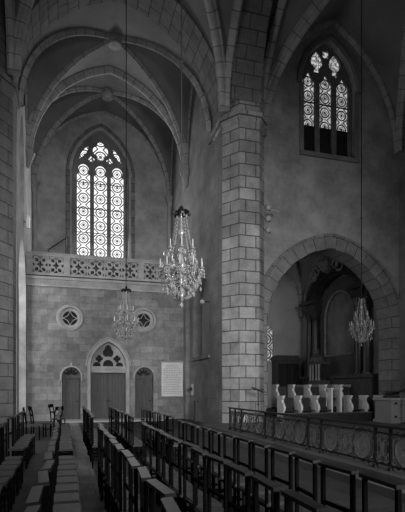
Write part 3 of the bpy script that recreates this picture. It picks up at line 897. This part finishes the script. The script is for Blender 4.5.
def loose_chair():
    r = empty('rush_chair')
    W = .22
    mb = MB(); mb.box(0, .4, -W, W, .43, .47); mb.build('seat', M['rush'], r)
    for sy in (-1, 1):
        y = sy*(W - .02)
        mb = MB(); mb.tube([(.0, y, 0), (.0, y, .45), (-.03, y, .75), (-.09, y, 1.0)], .022, 6); mb.build('leg', M['chairwood'], r)
        mb = MB(); mb.tube([(.38, y, 0), (.38, y, .45)], .02, 6); mb.build('leg', M['chairwood'], r)
    mb = MB(); mb.box(-.1, -.06, -W, W, .88, 1.0); mb.build('crest_rail', M['chairwood'], r)
    mb = MB(); mb.box(-.05, -.03, -W, W, .68, .73); mb.build('back_slat', M['chairwood'], r)
    mb = MB()
    for sy in (-1, 1): mb.bar((.0, sy*(W-.02), .2), (.38, sy*(W-.02), .2), .02, .02)
    mb.bar((.38, -W, .25), (.38, W, .25), .02, .02); mb.build('stretcher', M['chairwood'], r)
    return r
lc = loose_chair()
for k, (x, y, rz, lab) in enumerate(((-1.2, 15.5, .05, 'loose dark rush chair facing the aisle at the end of the left back row'), (-1.08, 16.4, .25, 'loose dark rush chair turned slightly, behind the chair at the row end'), (-.3, 16.0, 2.6, 'loose dark rush chair with its back turned, close to the aisle row'), (-.5, 18.4, -.3, 'loose dark rush chair alone before the left small door'))):
    o = lc if k == 0 else copy_tree(lc)
    o.location = (x, y, FL); o.rotation_euler = (0, 0, rz); tag(o, lab, 'chair', 'loose rush chairs')

# ------------------------------------------------------------------ chandeliers
def make_chandelier():
    r = empty('chandelier')
    # local z 0 = lowest drop, top of frame 2.05
    mb = MB(); mb.lathe([(.0, .15), (.06, .2), (.09, .28), (.05, .36), (.03, .45), (.035, .8), (.09, .88), (.05, .98), (.025, 1.1), (.03, 1.5), (.07, 1.56), (.025, 1.64), (.02, 1.95), (.05, 2.0), (.0, 2.06)], (0,0,0), 10)
    mb.build('stem', M['crystal'], r, True)
    mb = MB(); mb.lathe([(.0, 1.9), (.1, 1.93), (.11, 1.97), (.06, 2.02), (.03, 2.1), (0, 2.12)], (0,0,0), 10)
    for i in range(6):
        a = 2*PI*i/6; mb.tube([(0, 0, 1.95), (.12*math.cos(a), .12*math.sin(a), 2.0), (.19*math.cos(a), .19*math.sin(a), 1.93)], .018, 5, .035)
    mb.build('crown', M['iron'], r)
    def tier(n, R, zb, zc, ph):
        for i in range(n):
            a = 2*PI*i/n + ph; c, s = math.cos(a), math.sin(a)
            pts = []
            for k in range(9):
                t = k/8; rr = .05 + (R - .05)*t
                pts.append((rr*c, rr*s, zb - .14*math.sin(PI*t*1.15) + (zc - zb)*t*t))
            mb = MB(); mb.tube(pts, .012, 5); e = pts[-1]
            mb.lathe([(.01, 0), (.055, .02), (.06, .03), (.02, .03), (.022, .07)], e, 8)
            arm = mb.build('arm', M['crystal'], r)
            k = MB(); k.lathe([(.013, .05), (.012, .2), (.0, .23)], e, 6); k.build('candle', M['candle'], arm)
            d = MB()
            for q in range(6):
                b = 2*PI*q/6
                for L in range(2):
                    x, y, z = e[0] + .055*math.cos(b), e[1] + .055*math.sin(b), e[2] - .03 - .06*L
                    d.lathe([(0, -.04), (.014, -.01), (0, .02)], (x, y, z), 4)
            d.build('crystal_drop', M['crystal'], arm)
    tier(10, .44, .5, .72, 0); tier(6, .26, .95, 1.12, .3)
    mb = MB()
    for i in range(10):   # strings of beads
        a = 2*PI*i/10
        for (r0, z0, r1, z1, sag, n) in ((.1, 1.9, .26, 1.15, .12, 14), (.26, 1.12, .44, .74, .1, 9), (.44, .7, .06, .2, .12, 11)):
            for k in range(n):
                t = k/n; rr = r0 + (r1-r0)*t; z = z0 + (z1-z0)*t - sag*math.sin(PI*t)
                if random.random() < .9: mb.lathe([(0, -.03), (.02, 0), (0, .03)], (rr*math.cos(a), rr*math.sin(a), z), 4)
        b = a + PI/10
        for k in range(7):
            t = k/6; ang = a + 2*PI/10*t
            mb.lathe([(0, -.035), (.016, -.005), (0, .02)], (.4*math.cos(ang), .4*math.sin(ang), .62 - .1*math.sin(PI*t)), 4)
    for i in range(110):
        a = random.uniform(0, 2*PI); rr = random.uniform(.08, .42); z = random.uniform(.28, 1.15)
        mb.lathe([(0, -.07), (.026, -.02), (0, .04)], (rr*math.cos(a), rr*math.sin(a), z), 5)
    mb.lathe([(0, 0), (.04, .05), (.0, .13)], (0,0,.02), 8)
    o = mb.build('bead_strings', M['crystal'], r); o['kind'] = 'stuff'
    return r
ch = make_chandelier()
for k, (x, y, z, lab) in enumerate(((2.25, 9.4, 3.56, 'large crystal chandelier hanging in front of the central pier'), (2.05, 17.1, 3.5, 'crystal chandelier hanging in front of the pointed double door'), (11.1, 16.1, 3.55, 'crystal chandelier hanging before the altar arch'))):
    o = ch if k == 0 else copy_tree(ch)
    o.location = (x, y, z); o.rotation_euler = (0, 0, .3*k)
    tag(o, lab, 'chandelier', 'crystal chandeliers')
    mb = MB(); mb.tube([(0, 0, 2.1), (0, 0, 18.9 - z - (1.4 if k == 1 else .55 if k == 0 else .9))], .017, 6)
    if k == 0: mb.lathe([(.02, 0), (.05, .05), (.02, .1)], (0, 0, 5.0), 8)
    mb.build('hanging_cord', M['black'], o)

# ------------------------------------------------------------------ small fittings
pq = empty('wall_plaque', (5.24, YB - .06, 2.4)); tag(pq, 'pale rectangular inscribed tablet on the wall right of the doors', 'plaque')
mb = MB(); mb.box(-.56, .56, 0, .06, -.86, .86); mb.build('tablet', M['plaque'], pq)
mb = MB()
for i in range(17):
    z = .72 - i*.09; x = -.46
    ind = .12 if i in (0, 1, 6, 11) else 0
    x += ind
    while x < .44 - ind:
        w = random.uniform(.05, .16); mb.box(x, min(x + w, .46 - ind), -.004, .0, z - .018, z + .018); x += w + .03
o = mb.build('inscription', M['ink'], pq); o['kind'] = 'stuff'
mb = MB(); mb.box(-.6, .6, -.02, .06, -.9, -.86); mb.box(-.6, .6, -.02, .06, .86, .9); mb.build('moulding', M['trim'], pq)

sp = empty('spotlight_bracket', (7.79, 18.0, 8.8)); tag(sp, 'three small round spotlights mounted down the edge of the central pier', 'spotlight')
mb = MB(); mb.box(-.01, .02, -.015, .015, -.55, .7); mb.build('rail', M['cloth'], sp)
for i, z in enumerate((.55, .1, -.36)):
    mb = MB(); mb.lathe([(.0, -.15), (.1, -.11), (.15, 0), (.12, .1), (0, .13)], (.15, -.08, z), 12); h = mb.build('lamp_head', M['lamp'], sp, True)
    mb = MB(); mb.tube([(.0, 0, z), (.12, -.06, z)], .025, 6); mb.build('arm', M['cloth'], h)
    mb = MB(); mb.lathe([(.0, -.15), (.08, -.12), (.09, -.06)], (.18, -.08, z), 10); mb.build('lens', M['black'], h)
mb = MB(); mb.tube([(.2, 0, .5), (.72, .12, .53)], .045, 8); mb.build('strip_arm', M['lamp'], sp)

wl = empty('wall_lamp', (XR - .02, 20.0, 5.75)); tag(wl, 'small round wall lamp on a bracket inside the corner beside the pier', 'lamp')
mb = MB(); mb.tube([(0, 0, 0), (-.25, 0, 0)], .03, 6); mb.build('bracket', M['black'], wl)
mb = MB(); mb.lathe([(0, -.12), (.1, -.06), (.12, .03), (0, .12)], (-.3, 0, 0), 10); mb.build('shade', M['lamp'], wl)
bx = empty('holy_water_font', (XR - .3, 23.1, .9)); 
bx.location = (XR - .01, 21.95, FL); tag(bx, 'dark tall narrow box standing against the right wall by the plaque', 'box')
mb = MB(); mb.box(-.14, 0, -.15, .15, 0, .95); mb.build('body', M['doorwood'], bx)
mb = MB(); mb.box(-.16, .0, -.17, .17, .95, 1.0); mb.build('lid', M['stall'], bx)
al = empty('alarm_bell', (XR - .0, 22.95, 1.9)); tag(al, 'small black round bell on a pale plate on the corner pilaster', 'bell')
mb = MB(); mb.box(-.01, .015, -.22, .22, -.3, .25); mb.build('plate', M['palestone'], al)
mb = MB(); mb.lathe([(0, -.1), (.07, -.07), (.1, 0), (.07, .07), (0, .1)], (-.08, 0, 0), 12); mb.build('dome', M['black'], al)
for k, (y, z, mt, lab) in enumerate(((20.0, 13.4, 'black', 'small dark loudspeaker bracketed high on the left wall'), (22.6, 9.4, 'white', 'small white lamp bracketed on the left wall beside the gallery'))):
    e = empty('loudspeaker' if k == 0 else 'wall_lamp', (XL, y, z)); tag(e, lab, 'loudspeaker' if k == 0 else 'lamp')
    mb = MB(); mb.tube([(0, 0, 0), (.14, 0, 0)], .025, 6); mb.build('bracket', M['black'], e)
    mb = MB(); mb.lathe([(0, -.3), (.09, -.26), (.1, .2), (.05, .3), (0, .3)], (.16, 0, 0), 10); mb.build('body', M[mt], e)
# thin iron handrail on the gallery left of the window
gs = empty('gallery_handrail', (-.35, 26.5, 7.32)); tag(gs, 'thin iron handrail on the gallery left of the big window', 'handrail')
mb = MB(); mb.tube([(-.6, 0, 2.0), (.3, 0, 2.7)], .03, 6); mb.build('rail', M['iron'], gs)
for x in (-.6, .3): 
    mb = MB(); mb.tube([(x, 0, 0), (x, 0, 2.0 + (x + .6)*.78)], .025, 6); mb.build('post', M['iron'], gs)

# ------------------------------------------------------------------ light
def area(name, loc, target, sx, sy, e, spread=180):
    l = bpy.data.lights.new(name, 'AREA'); l.shape = 'RECTANGLE'; l.size = sx; l.size_y = sy; l.energy = e; l.spread = math.radians(spread)
    o = bpy.data.objects.new(name, l); COL.objects.link(o); o.location = loc
    d = Vector(target) - Vector(loc); o.rotation_euler = d.to_track_quat('-Z', 'Y').to_euler(); return o
area('nave daylight', (4.5, -4.0, 5.0), (3.0, 24, 3.0), 5, 4, 620, 62)
area('aisle daylight', (-6.0, 19.5, 6), (-3, 24, 3), 3, 4, 700)
area('left fill light', (-1.6, 13.0, 6.0), (9, 18, 3.5), 3, 4, 280)  # added fill lamp from the left, set low so the upper pier stays darker
area('chapel daylight', (8.3, 25, 5.5), (15, 27, 4), 4, 4, 70)
area('gallery window daylight', (GC, YW - .2, 12.0), (GC, 18, 9), 2.6, 5, 420)
w = bpy.data.worlds.new('World'); sc.world = w; w.use_nodes = True
w.node_tree.nodes['Background'].inputs[0].default_value = g(1); w.node_tree.nodes['Background'].inputs[1].default_value = .12

# ------------------------------------------------------------------ camera (view camera with rising front)
cd = bpy.data.cameras.new('Camera'); cam = bpy.data.objects.new('Camera', cd); COL.objects.link(cam)
cd.sensor_fit = 'AUTO'; cd.sensor_width = 36; cd.lens = 473/512*36; cd.shift_y = 132/512; cd.shift_x = 0
cd.clip_start = .05; cd.clip_end = 200
cam.location = (0, 0, FL + 1.6); cam.rotation_euler = (PI/2, 0, -math.radians(16.0))
sc.camera = cam
sc.view_settings.view_transform = 'Standard'
sc.view_settings.look = 'None'
